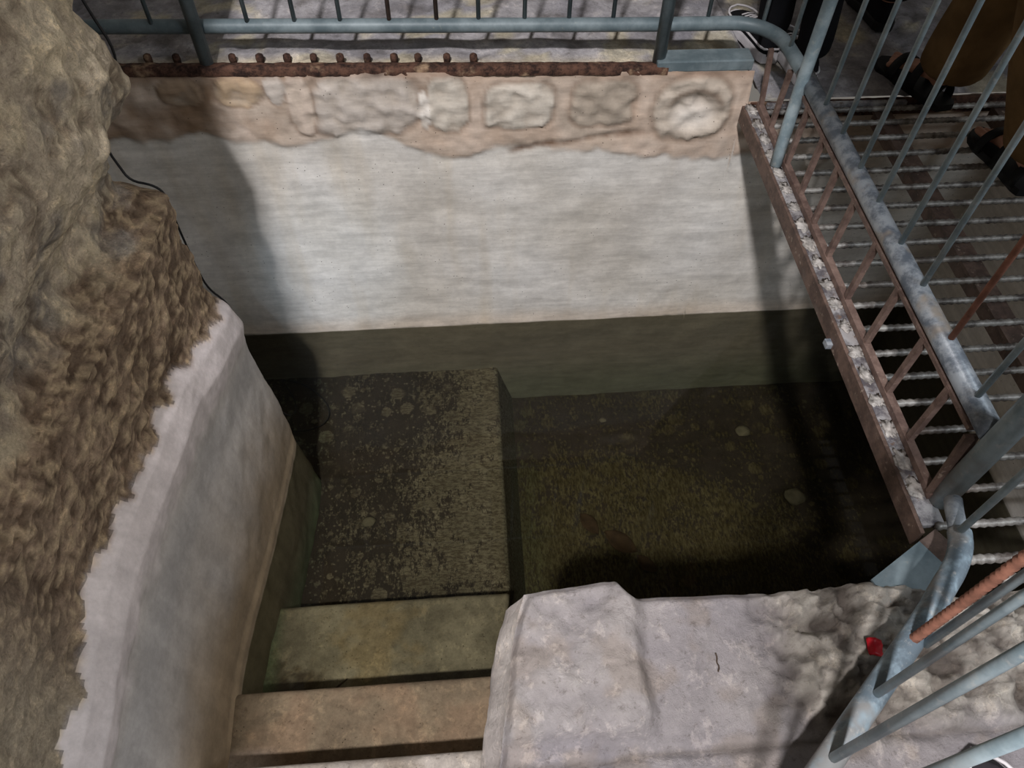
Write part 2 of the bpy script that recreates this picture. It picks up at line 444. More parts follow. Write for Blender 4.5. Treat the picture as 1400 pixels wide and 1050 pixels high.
cols = [('y', lerp(-.9, 1.50, (i/215))) for i in range(216)] + [('a', a/8*PI/2) for a in range(1, 9)] + [('x', lerp(.0, 1.1, (i/60)**1.2)) for i in range(1, 61)]
RC = .045
for z in zs:
    row = []
    for kd, v in cols:
        if kd == 'y':
            y = v; nrm = Vector((1, 0, 0)); px = left_x(y, z); p = Vector((px, y, z))
        elif kd == 'a':
            px = left_x(1.5, z); nrm = Vector((math.cos(v), math.sin(v), 0))
            p = Vector((px - RC + RC*math.cos(v), 1.50 + RC*math.sin(v), z))
        else:
            px = left_x(1.5, z); nrm = Vector((0, 1, 0)); p = Vector((px - RC - v, 1.50 + RC + v*.35, z))
        y = min(p.y, 1.55); pe = plaster_edge(y) + .035*fnoise(p.x, p.y, p.z, 7)
        rock = sstep(pe - .008, pe + .008, z); up = sstep(.02, .07, z)
        n1 = fnoise(p.x, p.y*1.0, p.z*.8, 3.2, 5); n2 = fnoise(p.x + 3, p.y, p.z, 11, 5); n3 = fnoise(p.x, p.y + 5, p.z, 32, 4)
        n4 = fnoise(p.x + 9, p.y, p.z + 2, 8, 4); n5 = fnoise(p.x, p.y + 2, p.z + 7, 48, 4, .6)
        # sloping ribs of the bedrock
        rib = noise.fractal(Vector(((p.y*2.2 + p.z*2.6)*1.6, (p.z - p.y)*.7, 3)), .9, 2, 4)
        d = (1 - rock)*(.003*n2 + .006*n1)
        d += rock*(1 - up)*(.008*n1 + .008*n2 + .006*n3 - .012*abs(n4) + .003*n5)
        d += up*(.028*n1 + .022*rib + .010*n2 + .005*n3 - .020*abs(n4) + .003*n5)
        if kd == 'x': d *= .6
        p = p + nrm*d
        # pigments
        r_up = mixc(srgb(160, 146, 130), srgb(200, 186, 164), clamp(.5 + .9*n1))
        r_up = mixc(r_up, srgb(208, 192, 162), sstep(.12, .42, n2)*.6)
        r_up = mixc(r_up, srgb(128, 122, 116), sstep(.10, .4, fnoise(p.x, p.y, p.z, 4.5) + .3*rib)*.75)
        r_up = mixc(r_up, srgb(104, 86, 68), sstep(.12, .42, -n2)*.55); r_up = mixc(r_up, srgb(216, 202, 176), sstep(.15, .35, n5 + .4*n3)*.5)
        brn = mixc(srgb(120, 102, 86), srgb(172, 150, 128), clamp(.5 + 1.0*n2 + .4*n3))
        brn = mixc(mixc(brn, srgb(206, 184, 152), sstep(.08, .3, n3 + .5*n5)*.6), srgb(78, 60, 46), sstep(.12, .4, -n5 - .4*n4)*.6)
        r_up = mixc(r_up, srgb(168, 164, 164), sstep(.035, .0, abs(z - .012))*sstep(1.2, 1.4, y)*.8)
        low = sstep(.62, .38, y)                               # smoother grey skin near the viewer
        zbr = sstep(.05, -.0, z - .02 - .22*sstep(1.0, .5, y)*clamp(.3 + 1.6*n1) + .04*n1 + .03*n2)
        c_r = mixc(r_up, brn, zbr)
        c_r = mixc(c_r, mixc(srgb(150, 138, 122), srgb(182, 170, 150), clamp(.5 + n1)), low*.75)
        h = clamp((z + 1.12)/(pe + 1.12))
        c_p = mixc(srgb(143, 128, 108), srgb(164, 160, 157), sstep(.12, .55, h + .12*n1))
        c_p = mixc(c_p, srgb(150, 150, 152), sstep(.55, .68, h)*sstep(.82, .72, h)*.45)
        c_p = mixc(c_p, srgb(188, 181, 182), sstep(.78, .86, h + .05*n2))
        c_p = mixc(c_p, srgb(146, 128, 104), sstep(.9, .4, y)*sstep(.6, .3, h)*.6)
        c_p = mixc(c_p, srgb(188, 168, 140), sstep(.03, .01, abs(z - WATER - .05))*.5)
        c_p = mixc(c_p, mixc(srgb(128, 122, 106), srgb(116, 128, 102), sstep(-1.25, -1.42, z)), sstep(WATER + .004, WATER - .004, z))
        row.append(tuple(p)); tint.append(mixc(c_p, c_r, rock)); zone.append(rock)
    rows.append(row)
mb.grid(rows)
allf, allv, alls = mb.f, mb.v, mb.sm
def split(keep):
    q = MB(); idx = {}; tn = []
    for f in allf:
        r = sum(zone[i] for i in f)/4 > .5
        if r != keep: continue
        nf = []
        for i in f:
            if i not in idx: idx[i] = len(q.v); q.v.append(allv[i]); tn.append(tint[i])
            nf.append(idx[i])
        q.f.append(tuple(nf)); q.sm.append(True)
    return q, tn
q, tn = split(False)
tag(q.build('wall_left', m_attrstone('grey pool plaster', .13, 14, .5, .006, streak=(5, 5, 1, 2)), attrs={'tint': tn}), kind='structure')
q, tn = split(True)
tag(q.build('rock_outcrop', m_attrstone('tan bedrock', .30, 40, .9, .03, flake=22), attrs={'tint': tn}),
    'rough tan and brown bedrock face rising along the left side above the plastered wall', 'rock')

# ------------------------------------------------------------------ pool floor, steps, right and front walls
SED = m_sediment('silted plaster')
def sed_grid(x0f, x1f, y0, y1, zf, silt, nx=80, ny=60, green=lambda x, y: 0.0, bumpy=.004, deep=1.0):
    rows = []; t = []
    for j in range(ny + 1):
        y = lerp(y0, y1, j/ny); row = []
        for i in range(nx + 1):
            x = lerp(x0f(y), x1f(y), i/nx); row.append((x, y, zf(x, y) + bumpy*fnoise(x, y, 2, 9)))
            t.append((clamp(silt(x, y) + .30*fnoise(x, y, 6, 2.6)), green(x, y), deep))
        rows.append(row)
    return rows, t
SEDF = m_sediment('silted floor plaster', (1, .3, 1))
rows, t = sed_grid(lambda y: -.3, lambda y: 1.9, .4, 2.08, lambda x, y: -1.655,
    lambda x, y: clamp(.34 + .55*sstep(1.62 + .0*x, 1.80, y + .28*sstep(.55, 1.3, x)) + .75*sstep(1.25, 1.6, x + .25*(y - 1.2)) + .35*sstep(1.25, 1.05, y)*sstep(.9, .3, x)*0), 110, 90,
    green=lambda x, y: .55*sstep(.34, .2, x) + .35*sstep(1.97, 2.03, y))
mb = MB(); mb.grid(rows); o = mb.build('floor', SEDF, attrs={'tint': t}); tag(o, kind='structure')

STEP_PAINT = SED
def step(label, z, y0, y1, xr0, xr1, silt, green, base, mat, bottom_x=None, tintf=None):
    """a step that climbs towards the viewer: tread, far riser facing the pool, right-hand side"""
    q = MB(); ny, nx = 50, 90; t = []; rows = []
    XL = -1.35 if z < -1.4 else -.80
    path = [(y0 - .0, 0)]
    prof = []                                    # (y, dz) along the tread and over the rounded far nose
    for j in range(ny + 1): prof.append((lerp(y0, y1 - .02, j/ny), 0))
    for a in range(1, 6): prof.append((y1 - .02 + .02*math.sin(a/5*PI/2), -.02 + .02*math.cos(a/5*PI/2)))
    prof.append((y1 + .006, base - z))
    for (y, dz) in prof:
        row = []; xr = lerp(xr0, xr1, clamp((y - y0)/(y1 - y0)))
        for i in range(nx + 1):
            x = lerp(XL, xr - .02, i/nx); row.append((x, y, z + dz + .004*fnoise(x, y, z, 8)))
            t.append((clamp(silt(x, y) + .2*fnoise(x, y, z, 3)), green(x, y), 0) if not tintf else tintf(x, y, z + dz))
        for a in range(1, 6):
            x = xr - .02 + .02*math.sin(a/5*PI/2); row.append((x, y, z + dz - .02 + .02*math.cos(a/5*PI/2)))
            t.append((.0, .3, 0) if not tintf else tintf(x, y, z))
        bx = (bottom_x if bottom_x else 0) + xr + .008
        row.append((bx, y, base)); t.append((0, .75, 0) if not tintf else tintf(x, y, base))
        rows.append(row)
    q.grid(rows)
    o = q.build('plastered_step', mat, attrs={'tint': t}); tag(o, label, 'step', 'plastered steps down into the pool'); return o
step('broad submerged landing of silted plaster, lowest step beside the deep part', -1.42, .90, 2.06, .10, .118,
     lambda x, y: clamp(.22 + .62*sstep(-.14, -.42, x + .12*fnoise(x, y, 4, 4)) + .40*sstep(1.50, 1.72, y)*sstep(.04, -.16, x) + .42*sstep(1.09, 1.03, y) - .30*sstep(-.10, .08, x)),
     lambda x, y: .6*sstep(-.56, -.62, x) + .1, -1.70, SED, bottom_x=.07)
MS = m_attrstone('algae tinged step plaster', .22, 26, .6, .008, flake=18, speck=.16, specc=srgb(52, 40, 30))
def tint2(x, y, z):
    n = fnoise(x, y, 3, 6); n2 = fnoise(x, y, 8, 16)
    c = mixc(srgb(116, 110, 94), srgb(146, 139, 120), clamp(.5 + n))
    c = mixc(c, srgb(150, 130, 92), sstep(.14, .03, abs(x + .36 - .1*n2))*.45)
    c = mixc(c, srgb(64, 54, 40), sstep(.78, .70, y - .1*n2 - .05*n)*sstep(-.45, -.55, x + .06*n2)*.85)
    c = mixc(c, srgb(110, 128, 100), sstep(-.64, -.70, x)*.7)
    c = mixc(c, srgb(92, 82, 60), sstep(.05, .0, abs(n - .1))*.3)
    return c
def tint3(x, y, z):  # base darkened to carry the viewer's shadow; reddish tint is the step's own
    n = fnoise(x, y, 5, 5); n2 = fnoise(x, y, 8, 14)
    c = mixc(srgb(112, 98, 80), srgb(136, 122, 100), clamp(.5 + n))
    c = mixc(c, srgb(122, 96, 76), sstep(-.3, .5, n + .3*n2)*.5)
    c = mixc(c, srgb(172, 160, 150), sstep(-.55, -.65, x)*sstep(.5, .44, y)*.6)
    return c
def tint4(x, y, z):
    return mixc(srgb(150, 140, 128), srgb(186, 178, 170), clamp(.5 + fnoise(x, y, 5, 5)))
step('speckled olive step just under the water, second step up from the landing', -1.27, .56, .962, .03, .092, None, None, -1.5, MS, tintf=tint2)
step('reddish brown stained step right at the waterline, near the bottom edge', -1.08, .36, .640, .03, .05, None, None, -1.35, MS, tintf=tint3)
step('pale grey dry step, only its edge showing at the bottom of the photo', -.90, .05, .408, .02, .03, None, None, -1.15, MS, tintf=tint4)

mb = MB()
rows = []; t = []
for j in range(61):
    z = lerp(-1.70, -.155, j/60); row = []
    for i in range(61):
        y = lerp(.38, 2.06, i/60); row.append((1.82 + .006*fnoise(3, y, z, 5), y, z))
        n = fnoise(1, y, z, 4); c = mixc(CP['low'], CP['low2'], clamp(.5 + n))
        t.append(mixc(c, CP['olive'], sstep(WATER + .004, WATER - .004, z)))
    rows.append(row)
mb.grid(rows, flip=True); tag(mb.build('wall_right', MW, attrs={'tint': t}), kind='structure')
mb = MB(); rows = []; t = []
for (y, z) in [(.46, -1.70), (.46, -1.13), (.46, -1.12), (.46, -.6), (.46, -.2)]:
    row = []
    for i in range(41):
        x = lerp(.10, 1.82, i/40); row.append((x, y, z)); t.append(CP['olive'] if z < -1.121 else CP['low2'])
    rows.append(row)
mb.grid(rows, flip=True); tag(mb.build('wall_front', MW, attrs={'tint': t}), kind='structure')

mb = MB(); mb.grid([[(-1.6, y, WATER), (1.819, y, WATER)] for y in (.62, 2.029)])
tag(mb.build('pool_water', M['water']), 'still greenish water covering the pool floor and lower steps', 'water', kind='stuff')

# ------------------------------------------------------------------ front: stone parapet (rough limestone top beside the steps)
def par_left(y): return interp([(-1.2, -.06), (.23, .012), (.341, .034), (.42, .046), (.466, .06), (.50, .075)], y)
def par_far(x): return interp([(.05, .50), (.075, .512), (.15, .522), (.25, .528), (.262, .512), (.28, .500), (.46, .497), (.62, .490), (.68, .500), (.72, .50), (.80, .482), (2.4, .47)], x)
def par_h(x, y):
    n1 = fnoise(x, y, 2, 4); n2 = fnoise(x, y, 6, 13); n3 = fnoise(x, y, 9, 34)
    raised = sstep(.285 + .03*n1, .25 + .03*n1, x)*sstep(.245, .275, y + .02*n1)
    rub = sstep(.42, .60, x + .06*n1)*sstep(.20, .30, y + .03*n1)
    z = -.125 + .004*n1 + .003*n2
    z += raised*(.030 + .010*n1 + .008*n2 + .002*n3)
    n4 = abs(fnoise(x, y, 14, 16, 3)); n5 = fnoise(x, y, 3, 60, 3)
    z += rub*(.016*n2 + .012*n1 + .012*n3 - .030*n4 + .006*n5 + .006)
    st = sstep(.235, .225, y)*sstep(.16, .17, x)
    z += st*.004*n2
    z -= .008*sstep(.012, .0, abs(y - .232 - .01*n1))*sstep(.01, .06, x)
    z -= .006*sstep(.010, .0, abs(x - .165 - .004*n2))*sstep(.23, .22, y)
    z -= .055*sstep(.80, .95, x)*sstep(.40, .47, y)
    return z, raised, rub, n1, n2, n3
mb = MB(); rows = []; t = []
NXp, NYp = 330, 190
for j in range(NYp + 1):
    v = j/NYp; row = []
    for i in range(NXp + 1):
        u = (i/NXp)**1.35
        x0p = .05; x = lerp(0, 2.3, u)
        yb = lerp(-1.0, .5, v**.6)
        y = lerp(-1.0, par_far(x), v**.6); x = lerp(par_left(y), 2.3, u)
        y = lerp(-1.0, par_far(x), v**.6)
        z, ra, ru, n1, n2, n3 = par_h(x, y)
        ed = min(x - par_left(y), par_far(x) - y)
        z -= .018*sstep(.02, .0, ed)**2
        c = mixc(srgb(140, 135, 139), srgb(162, 156, 156), clamp(.5 + .9*n1))
        c = mixc(c, srgb(172, 166, 163), ra*(.45 + .4*n2))
        c = mixc(c, srgb(150, 138, 128), sstep(.15, .4, fnoise(x, y, 1, 6))*.5)
        rc = mixc(srgb(84, 75, 66), srgb(178, 171, 160), clamp(.50 + .9*n2 + .6*n3))
        rc = mixc(rc, srgb(66, 58, 50), sstep(.10, .02, abs(fnoise(x, y, 14, 16, 3)))*.45)
        c = mixc(c, rc, ru*.9)
        c = mixc(c, srgb(104, 96, 90), sstep(.008, .0, abs(y - .232 - .01*n1))*sstep(.01, .06, x)*.6)
        dk = sstep(.05, .02, math.hypot(x - .60, y - .235))*sstep(.012, .02, math.hypot(x - .605, y - .24))
        c = mixc(c, srgb(104, 92, 76), dk*.6)
        row.append((x, y, z)); t.append(c)
    rows.append(row)
# far face and left face
mb.grid(rows)
tops = rows
far = [rows[-1]]; tf = []
f2 = []
for dz in (-.03, -.09, -.2):
    f2.append([(p[0], p[1] - .006 - .0*dz + .008*fnoise(p[0], dz, 3, 9), p[2] + dz) for p in rows[-1]])
mb.grid([rows[-1]] + f2); t += [srgb(190, 182, 176)]*(4*(NXp + 1))
lf = [[r[0] for r in rows]]
for k in range(1, 40):
    dz = -1.15*(k/39)**1.2
    lf.append([(r[0][0] + .004 - .018*math.sin(min(1, -dz/.12)*PI)*.3 - .034*sstep(.0, .09, -dz) + .010*fnoise(r[0][1], dz, 5, 7) + .02*sstep(-.03, -.06, dz)*0, r[0][1], r[0][2] + dz) for r in rows])
mb.grid(lf, flip=True)
for row in lf:
    for p in row:
        n = fnoise(p[0], p[1], p[2], 9); c = mixc(srgb(178, 170, 166), srgb(206, 198, 192), clamp(.5 + n))
        t.append(mixc(c, srgb(120, 112, 90), sstep(-.95, -1.1, p[2])))
tag(mb.build('stone_parapet', m_attrstone('pale limestone', .12, 20, .8, .012, flake=24), attrs={'tint': t}),
    'rough pale limestone wall top beside the steps at the bottom of the photo', 'stone wall')

# ------------------------------------------------------------------ steel edge along the back rim
XE = .62
root = thing('edge_angle', 'rusty steel edging strip with bolt stubs along the rim of the back wall', 'metal edging', (-.2, 2.04, 0))
mb = MB(); n = 150; rws = [[], [], [], []]
for i in range(n + 1):
    x = lerp(-1.25, XE, i/n); z = rim(x); j1 = .003*fnoise(x, 1, 1, 30); j2 = .003*fnoise(x, 5, 1, 40)
    rws[0].append((x, 2.022, z - .012 + j2)); rws[1].append((x, 2.020, z + .010 + j1)); rws[2].append((x, 2.028, z + .015 + j2)); rws[3].append((x, 2.056, z + .010 + j1))
mb.grid(rws, flip=True); mb.build('strip', M['rust'], root)
for px in (205, 243, 281, 318, 355, 392, 428, 464, 501, 538, 571, 611, 648):
    p = at_z(px, 85, 0.02); q = MB(); z = rim(p.x); r = .0105*random.uniform(.9, 1.1)
    q.tube([(p.x, 2.078, z - .004), (p.x, 2.077, z + .012), (p.x, 2.077, z + .020), (p.x, 2.077, z + .024)], [r, r*1.15, r*1.05, r*.5], 9)
    q.build('stub', M['rust'], root)
root = thing('kerb_channel', 'short grey steel channel lying on the rim at the right end of the back wall', 'metal edging', (.74, 2.04, -.02))
mb = MB(); z = rim(.74)
mb.bar((.585, 2.056, z + .016), (.872, 2.056, z + .014), .066, .034); mb.build('channel', M['galvd'], root, bevel=.004)

# ------------------------------------------------------------------ platform of welded rebar
DK = -.12
plat = thing('grating_platform', 'steel platform of welded ribbed bars over the right side of the pool', 'metal platform', (1.4, 1.2, DK))
BX = .877
mb = MB(); mb.box(BX - .020, BX - .012, .585, 1.985, DK - .051, DK); mb.build('side_beam', M['rustpaint'], plat)
mb = MB(); mb.box(BX - .0118, BX + .034, .60, 1.985, DK - .012, DK + .001); mb.build('flange', M['flange'], plat)
mb = MB(); mb.bar((BX + .026, .655, DK + .012), (BX + .026, 1.975, DK + .012), .017, .017); mb.build('bottom_rail', M['primer'], plat)
mb = MB(); mb.box(BX - .034, BX - .020, 1.085, 1.105, DK - .050, DK - .035); mb.build('weld_tab', M['zinc'], plat)
YS = [y*1.096 for y in (1.786, 1.721, 1.658, 1.588, 1.522, 1.458, 1.391, 1.327, 1.263, 1.202, 1.134, 1.074, 1.008, .941, .878, .815, .748, .681, .617, .547, .482, .443)]
def rebar(a, b, r, step=.009):
    a = Vector(a); b = Vector(b); L = (b - a).length; n = int(L/step); pts = []; rs = []
    for i in range(n + 1):
        pts.append(a.lerp(b, i/n)); rs.append(r*(1.15 if i % 2 else .85))
    q = MB(); q.tube(pts, rs, 8); return q
for k, y in enumerate(YS):
    xa = BX + .014 if k < 20 else BX + .045 + .05*(k - 20)
    z = DK - .001 if k < 20 else DK + .002
    rebar((xa, y - .004*random.random(), z - .003), (2.0, y + .006*random.uniform(-1, 1), z - .003), .0082 if k < 20 else .0095).build('rebar', M['rebar'], plat)
for k, y in enumerate(YS[:19]):                     # weld beads on the flange at each bar's end
    q = MB(); q.blob((BX + .004, y + .004, DK + .002), (.012 + .004*random.random(), .017 + .008*random.random(), .0035), 3, 1.0, 7, k); q.build('weld', M['weld'], plat)
for x in (1.285, 1.66):
    mb = MB(); mb.box(x - .026, x + .026, .50, 1.985, DK - .022, DK - .0125); mb.box(x - .004, x + .004, .50, 1.985, DK - .08, DK - .0225)
    mb.build('support_bar', M['rustpaint'], plat)
mb = MB(); mb.box(.885, 2.0, 1.988, 1.996, DK - .05, DK + .004); mb.build('end_beam', M['rust'], plat)
mb = MB(); mb.bar((.93, 1.978, DK + .002), (1.36, 1.972, DK + .002), .014, .012); mb.build('end_strip', M['flange'], plat)

# galvanised bracket at the near corner
root = thing('corner_bracket', 'bent galvanised steel bracket where platform meets the limestone wall', 'bracket', (.82, .53, DK))
mb = MB()
A = Vector((.852, .572, -.128)); B = Vector((.735, .505, -.135)); d = (B - A).normalized(); nn = Vector((-d.y, d.x, 0))
if nn.y > 0: nn = -nn
W = nn*.075
pl = [A, B, B + W + Vector((0, 0, -.01)), A + W + Vector((.01, 0, -.01))]
mb.add([p for p in pl] + [p + Vector((0, 0, -.005)) for p in pl], [(0, 1, 2, 3), (7, 6, 5, 4), (0, 4, 5, 1), (1, 5, 6, 2), (2, 6, 7, 3), (3, 7, 4, 0)], False)
mb.build('plate', M['galvd'], root)
mb = MB(); lip = [A, A + W + Vector((.01, 0, -.01)), A + W + Vector((.035, .012, .016)), A + Vector((.028, .014, .020))]
mb.add(lip + [p + Vector((.003, .003, -.004)) for p in lip], [(0, 1, 2, 3), (7, 6, 5, 4), (0, 4, 5, 1), (1, 5, 6, 2), (2, 6, 7, 3), (3, 7, 4, 0)], False)
mb.build('lip', M['rustpaint'], root)

# ------------------------------------------------------------------ back and side railing (one welded piece)
TOPZ = 1.0
RAILX = .925; RZ0 = .095
rail = thing('guard_railing', 'grey blue pipe railing running along the back rim and down the platform side', 'railing', (.3, 2.08, 0))
def bz(x): return lerp(.122, .09, clamp((x + .95)/1.75))
path = [(-1.3, 2.092, bz(-1.3)), (-.94, 2.088, bz(-.94)), (-.04, 2.078, bz(-.04)), (.58, 2.072, bz(.58)), (.76, 2.072, .092)]
for a in range(0, 10):
    t_ = a/9*PI/2; path.append((.79 + .13*math.sin(t_), 1.945 + .13*math.cos(t_) - .003, .092))
path += [(RAILX, 1.80, RZ0)]
mb = MB(); mb.tube(path, .0195, 14); mb.build('bottom_rail', M['galvd'], rail)
mb = MB(); mb.tube([(RAILX, 1.81, RZ0), (RAILX, 1.2, RZ0), (RAILX, .672, RZ0)], .0225, 14); mb.build('side_rail', M['zinc'], rail)
mb = MB(); mb.bar((RAILX - .010, 1.76, RZ0 - .024), (RAILX - .010, .70, RZ0 - .024), .022, .010); mb.build('flat_strip', M['primer'], rail)
tp = [(-1.3, 2.092, TOPZ)] + [(x, y, TOPZ) for x, y, z in path[1:]] + [(RAILX, .66, TOPZ)]
mb = MB(); mb.tube(tp, .021, 14); mb.build('top_rail', M['galvd'], rail)
for (px, py) in ((292, 82), (900, 78)):
    p = at_z(px, py, 0); mb = MB(); mb.tube([(p.x, 2.052, rim(p.x) - .01), (p.x, 2.052, TOPZ)], .0185, 14); mb.build('post', M['galvd'], rail)
mb = MB(); mb.tube([(.879, 1.700, DK + .002), (.892, 1.735, 0), (.902, 1.76, .12), (.905, 1.76, TOPZ)], .0165, 14); mb.build('post', M['galv'], rail)
mb = MB(); mb.tube([(RAILX - .003, .652, DK + .002), (RAILX - .003, .652, TOPZ)], .0225, 16); mb.build('post', M['galv'], rail)
q = MB(); q.bar((RAILX + .018, .668, DK + .004), (RAILX + .018, .668, TOPZ), .014, .006, (0, 1, 0)); q.build('flat_strip', M['zinc'], rail)
for px in (210, 339, 403, 465, 532, 597, 655, 719, 781, 843, 977):
    p = at_z(px, 36, .12)
    q = MB(); q.tube([(p.x, 2.078, bz(p.x) + .012), (p.x, 2.078, TOPZ)], .0062, 8)
    q.build('baluster', M['rustpaint'] if px in (532, 597) else M['galvd'], rail)
for px, py in ((1045, 25), (1082, 60), (1129, 143), (1153, 183), (1176, 230), (1202, 276), (1233, 333), (1265, 390), (1302, 463), (1337, 541)):
    p = at_z(px, py, .115); p.x = min(p.x, RAILX)
    q = MB(); q.tube([(p.x, p.y, .105), (p.x, p.y, TOPZ)], .0062, 8)
    q.build('baluster', M['rustbar'] if px == 1302 else M['galv'], rail)
for (bx, by), (tx, ty) in (((1029, 144), (1054, 55)), ((1045, 174), (1071, 91)), ((1066, 224), (1098, 137)), ((1088, 265), (1118, 180)), ((1110, 305), (1140, 222)), ((1133, 350), (1167, 275)),
                           ((1155, 408), (1200, 330)), ((1182, 468), (1230, 380)), ((1212, 535), (1262, 450)), ((1243, 600), (1298, 527))):
    b = at_z(bx, by, DK + .018)
    xt = RAILX - .016 if by > 170 else (.90 if by > 150 else .885)
    q = MB(); q.bar((BX + .026, b.y, DK + .02), (xt, b.y + .004, RZ0 - .022), .013, .013, (0, 1, 0)); q.build('lower_bar', M['primer'], rail)
q = MB(); q.bar((BX + .026, .662, DK + .02), (RAILX - .014, .690, RZ0 - .03), .028, .008, (0, 1, 0)); q.build('lower_bar', M['rustpaint'], rail)

# ------------------------------------------------------------------ front railing, from the corner post towards the viewer
fr = thing('front_railing', 'blue grey pipe railing section slanting towards the viewer over the limestone', 'railing', (.7, .37, -.1))
F0 = Vector((.778, .425, 0.0)); F1 = Vector((.496, .18, 0.0)); dF = (F1 - F0).normalized()
p_end = F0 + dF*.68
path = [tuple(at_z(1312, 728, -.025)), tuple(at_z(1314, 748, -.018)), tuple(at_z(1307, 775, -.008)), tuple(at_z(1288, 806, 0)), tuple(F0 + dF*.05), tuple(F0 + dF*.15), tuple(F0 + dF*.3), tuple(F1), tuple(p_end)]
mb = MB(); mb.tube([tuple(at_z(1303, 684, -.04)), tuple(at_z(1305, 700, -.034)), tuple(at_z(1312, 735, -.025))], .0165, 12); mb.build('neck', M['zinc'], fr)
mb = MB()
# smooth the pipe's bend
def smooth(pts, it=2):
    pts = [Vector(p) for p in pts]
    for _ in range(it):
        q = [pts[0]]
        for a, b in zip(pts, pts[1:]): q += [a.lerp(b, .25), a.lerp(b, .75)]
        pts = q + [pts[-1]]
    return pts
mb.tube(smooth(path), .0205, 16); mb.build('bottom_rail', M['pipe'], fr)
tpz = 1.0
mb = MB(); mb.tube([tuple(Vector((.892, .64, tpz))), tuple(F0 + Vector((0, 0, tpz))), tuple(p_end + Vector((0, 0, tpz)))], .021, 14); mb.build('top_rail', M['galv'], fr)
for (px, py, kd) in ((1310, 722, 'a'), (1218, 852, 'a'), (1240, 868, 'r'), (1190, 945, 'a'), (1140, 1040, 'b')):
    if px == 1310: b = Vector((.848, .53, .012))
    elif px == 1218: b = F0 + dF*.118 + Vector((.02, -.008, .008))
    else:
        p = at_z(px, py, .012); s = (p - F0).dot(dF); b = F0 + dF*s; b.z = .012
    if kd == 'r':
        q = rebar(tuple(b), (b.x, b.y, tpz), .0078, .007); q.build('baluster', M['rustbar'], fr)
    else:
        q = MB(); q.tube([tuple(b), (b.x, b.y, tpz)], .0066 if kd == 'a' else .0075, 10); q.build('baluster', M['galv'], fr)
for s in (.50, .62):
    b = F0 + dF*s; q = MB(); q.tube([(b.x, b.y, .012), (b.x, b.y, tpz)], .0066, 10); q.build('baluster', M['galv'], fr)

# ------------------------------------------------------------------ small things
mb = MB()
p = at_z(1198, 883, -.10)
z = par_h(p.x, p.y)[0]
rr = random.Random(3)
rows = []
for j in range(7):
    row = []
    for i in range(7):
        u = (i - 3)/3; v = (j - 3)/3
        row.append((p.x + .013*u + .003*v, p.y + .014*v - .003*u, z + .012 + .006*noise.noise(Vector((u*1.7, v*1.7, 2))) - .006*u*u))
    rows.append(row)
mb.grid(rows)
o = mb.build('red_scrap', M['red']); so = o.modifiers.new('solid', 'SOLIDIFY'); so.thickness = .006; so.offset = -1
tag(o, 'small crumpled scrap of red plastic on the rough limestone beside the front rail', 'litter')
tw = m_plain('dry twig', srgb(70, 58, 50), .9)
p = at_z(980, 905, -.12)
q = MB(); zz = lambda x, y: par_h(x, y)[0] + .002
pts = [(p.x + dx, p.y + dy, zz(p.x + dx, p.y + dy)) for dx, dy in ((.002, .016), (.003, .008), (0, 0), (.003, -.008), (-.001, -.016))]
q.tube(smooth(pts, 1), .0016, 6); tag(q.build('twig', tw), 'tiny dark curled twig lying on the pale limestone wall top', 'twig')
q = MB(); q.tube([(-.487, .675, -1.266), (-.465, .690, -1.262), (-.441, .709, -1.264)], [.003, .003, .002], 6)
tag(q.build('stick', tw), 'short dark stick resting on the olive step under water', 'stick')
peb = m_plain('pale pebble', srgb(98, 93, 76), .9, 0, .2)
def on_floor(px, py, r, label, z=-1.652, k=0):
    p = at_z(px, py, z); q = MB(); q.blob((p.x, p.y, z + r*.16), (r, r*.8, r*.35), 2, .35, 5, k)
    tag(q.build('pebble', peb), label, 'stone', 'pebbles lying on the pool bottom')
on_floor(1085, 680, .050, 'largest flat oval pebble on the silt towards the right of the pool floor', k=1)
on_floor(1015, 590, .034, 'round flat pebble in the dark silt, behind the largest one', k=2)
on_floor(824, 575, .016, 'small light pebble on the pool floor near the landing edge', k=3)
on_floor(893, 519, .010, 'tiny pale pebble at the foot of the back wall', k=4)
on_floor(505, 714, .028, 'pale irregular flat stone on the silted landing', -1.418, 5)
on_floor(430, 577, .014, 'small light pebble on the landing near the cable loop', -1.418, 6)
lf = m_plain('sodden leaf', srgb(60, 46, 30), .9)
def leaf(px, py, L, rot, label, k):
    p = at_z(px, py, -1.648); rows = []
    for i in range(9):
        u = i/8; w = L*.26*math.sin(PI*u)**.8 + .002; row = []
        for j in range(5):
            v = (j - 2)/2; x = (u - .5)*L; y = v*w; z = .006 + .012*math.sin(u*3 + k) + .008*v*v
            row.append((p.x + x*math.cos(rot) - y*math.sin(rot), p.y + x*math.sin(rot) + y*math.cos(rot), -1.648 + z))
        rows.append(row)
    q = MB(); q.grid(rows); o = q.build('leaf', lf); s_ = o.modifiers.new('solid', 'SOLIDIFY'); s_.thickness = .002
    tag(o, label, 'leaf', 'sunken brown leaves')
leaf(805, 718, .11, -.9, 'sunken brown leaf on the pool floor, nearest to the landing', 1)
leaf(848, 742, .15, -.6, 'long sunken brown leaf in the middle of its row on the pool floor', 2)
leaf(884, 772, .10, -.8, 'sunken brown leaf on the pool floor nearest the limestone wall', 3)

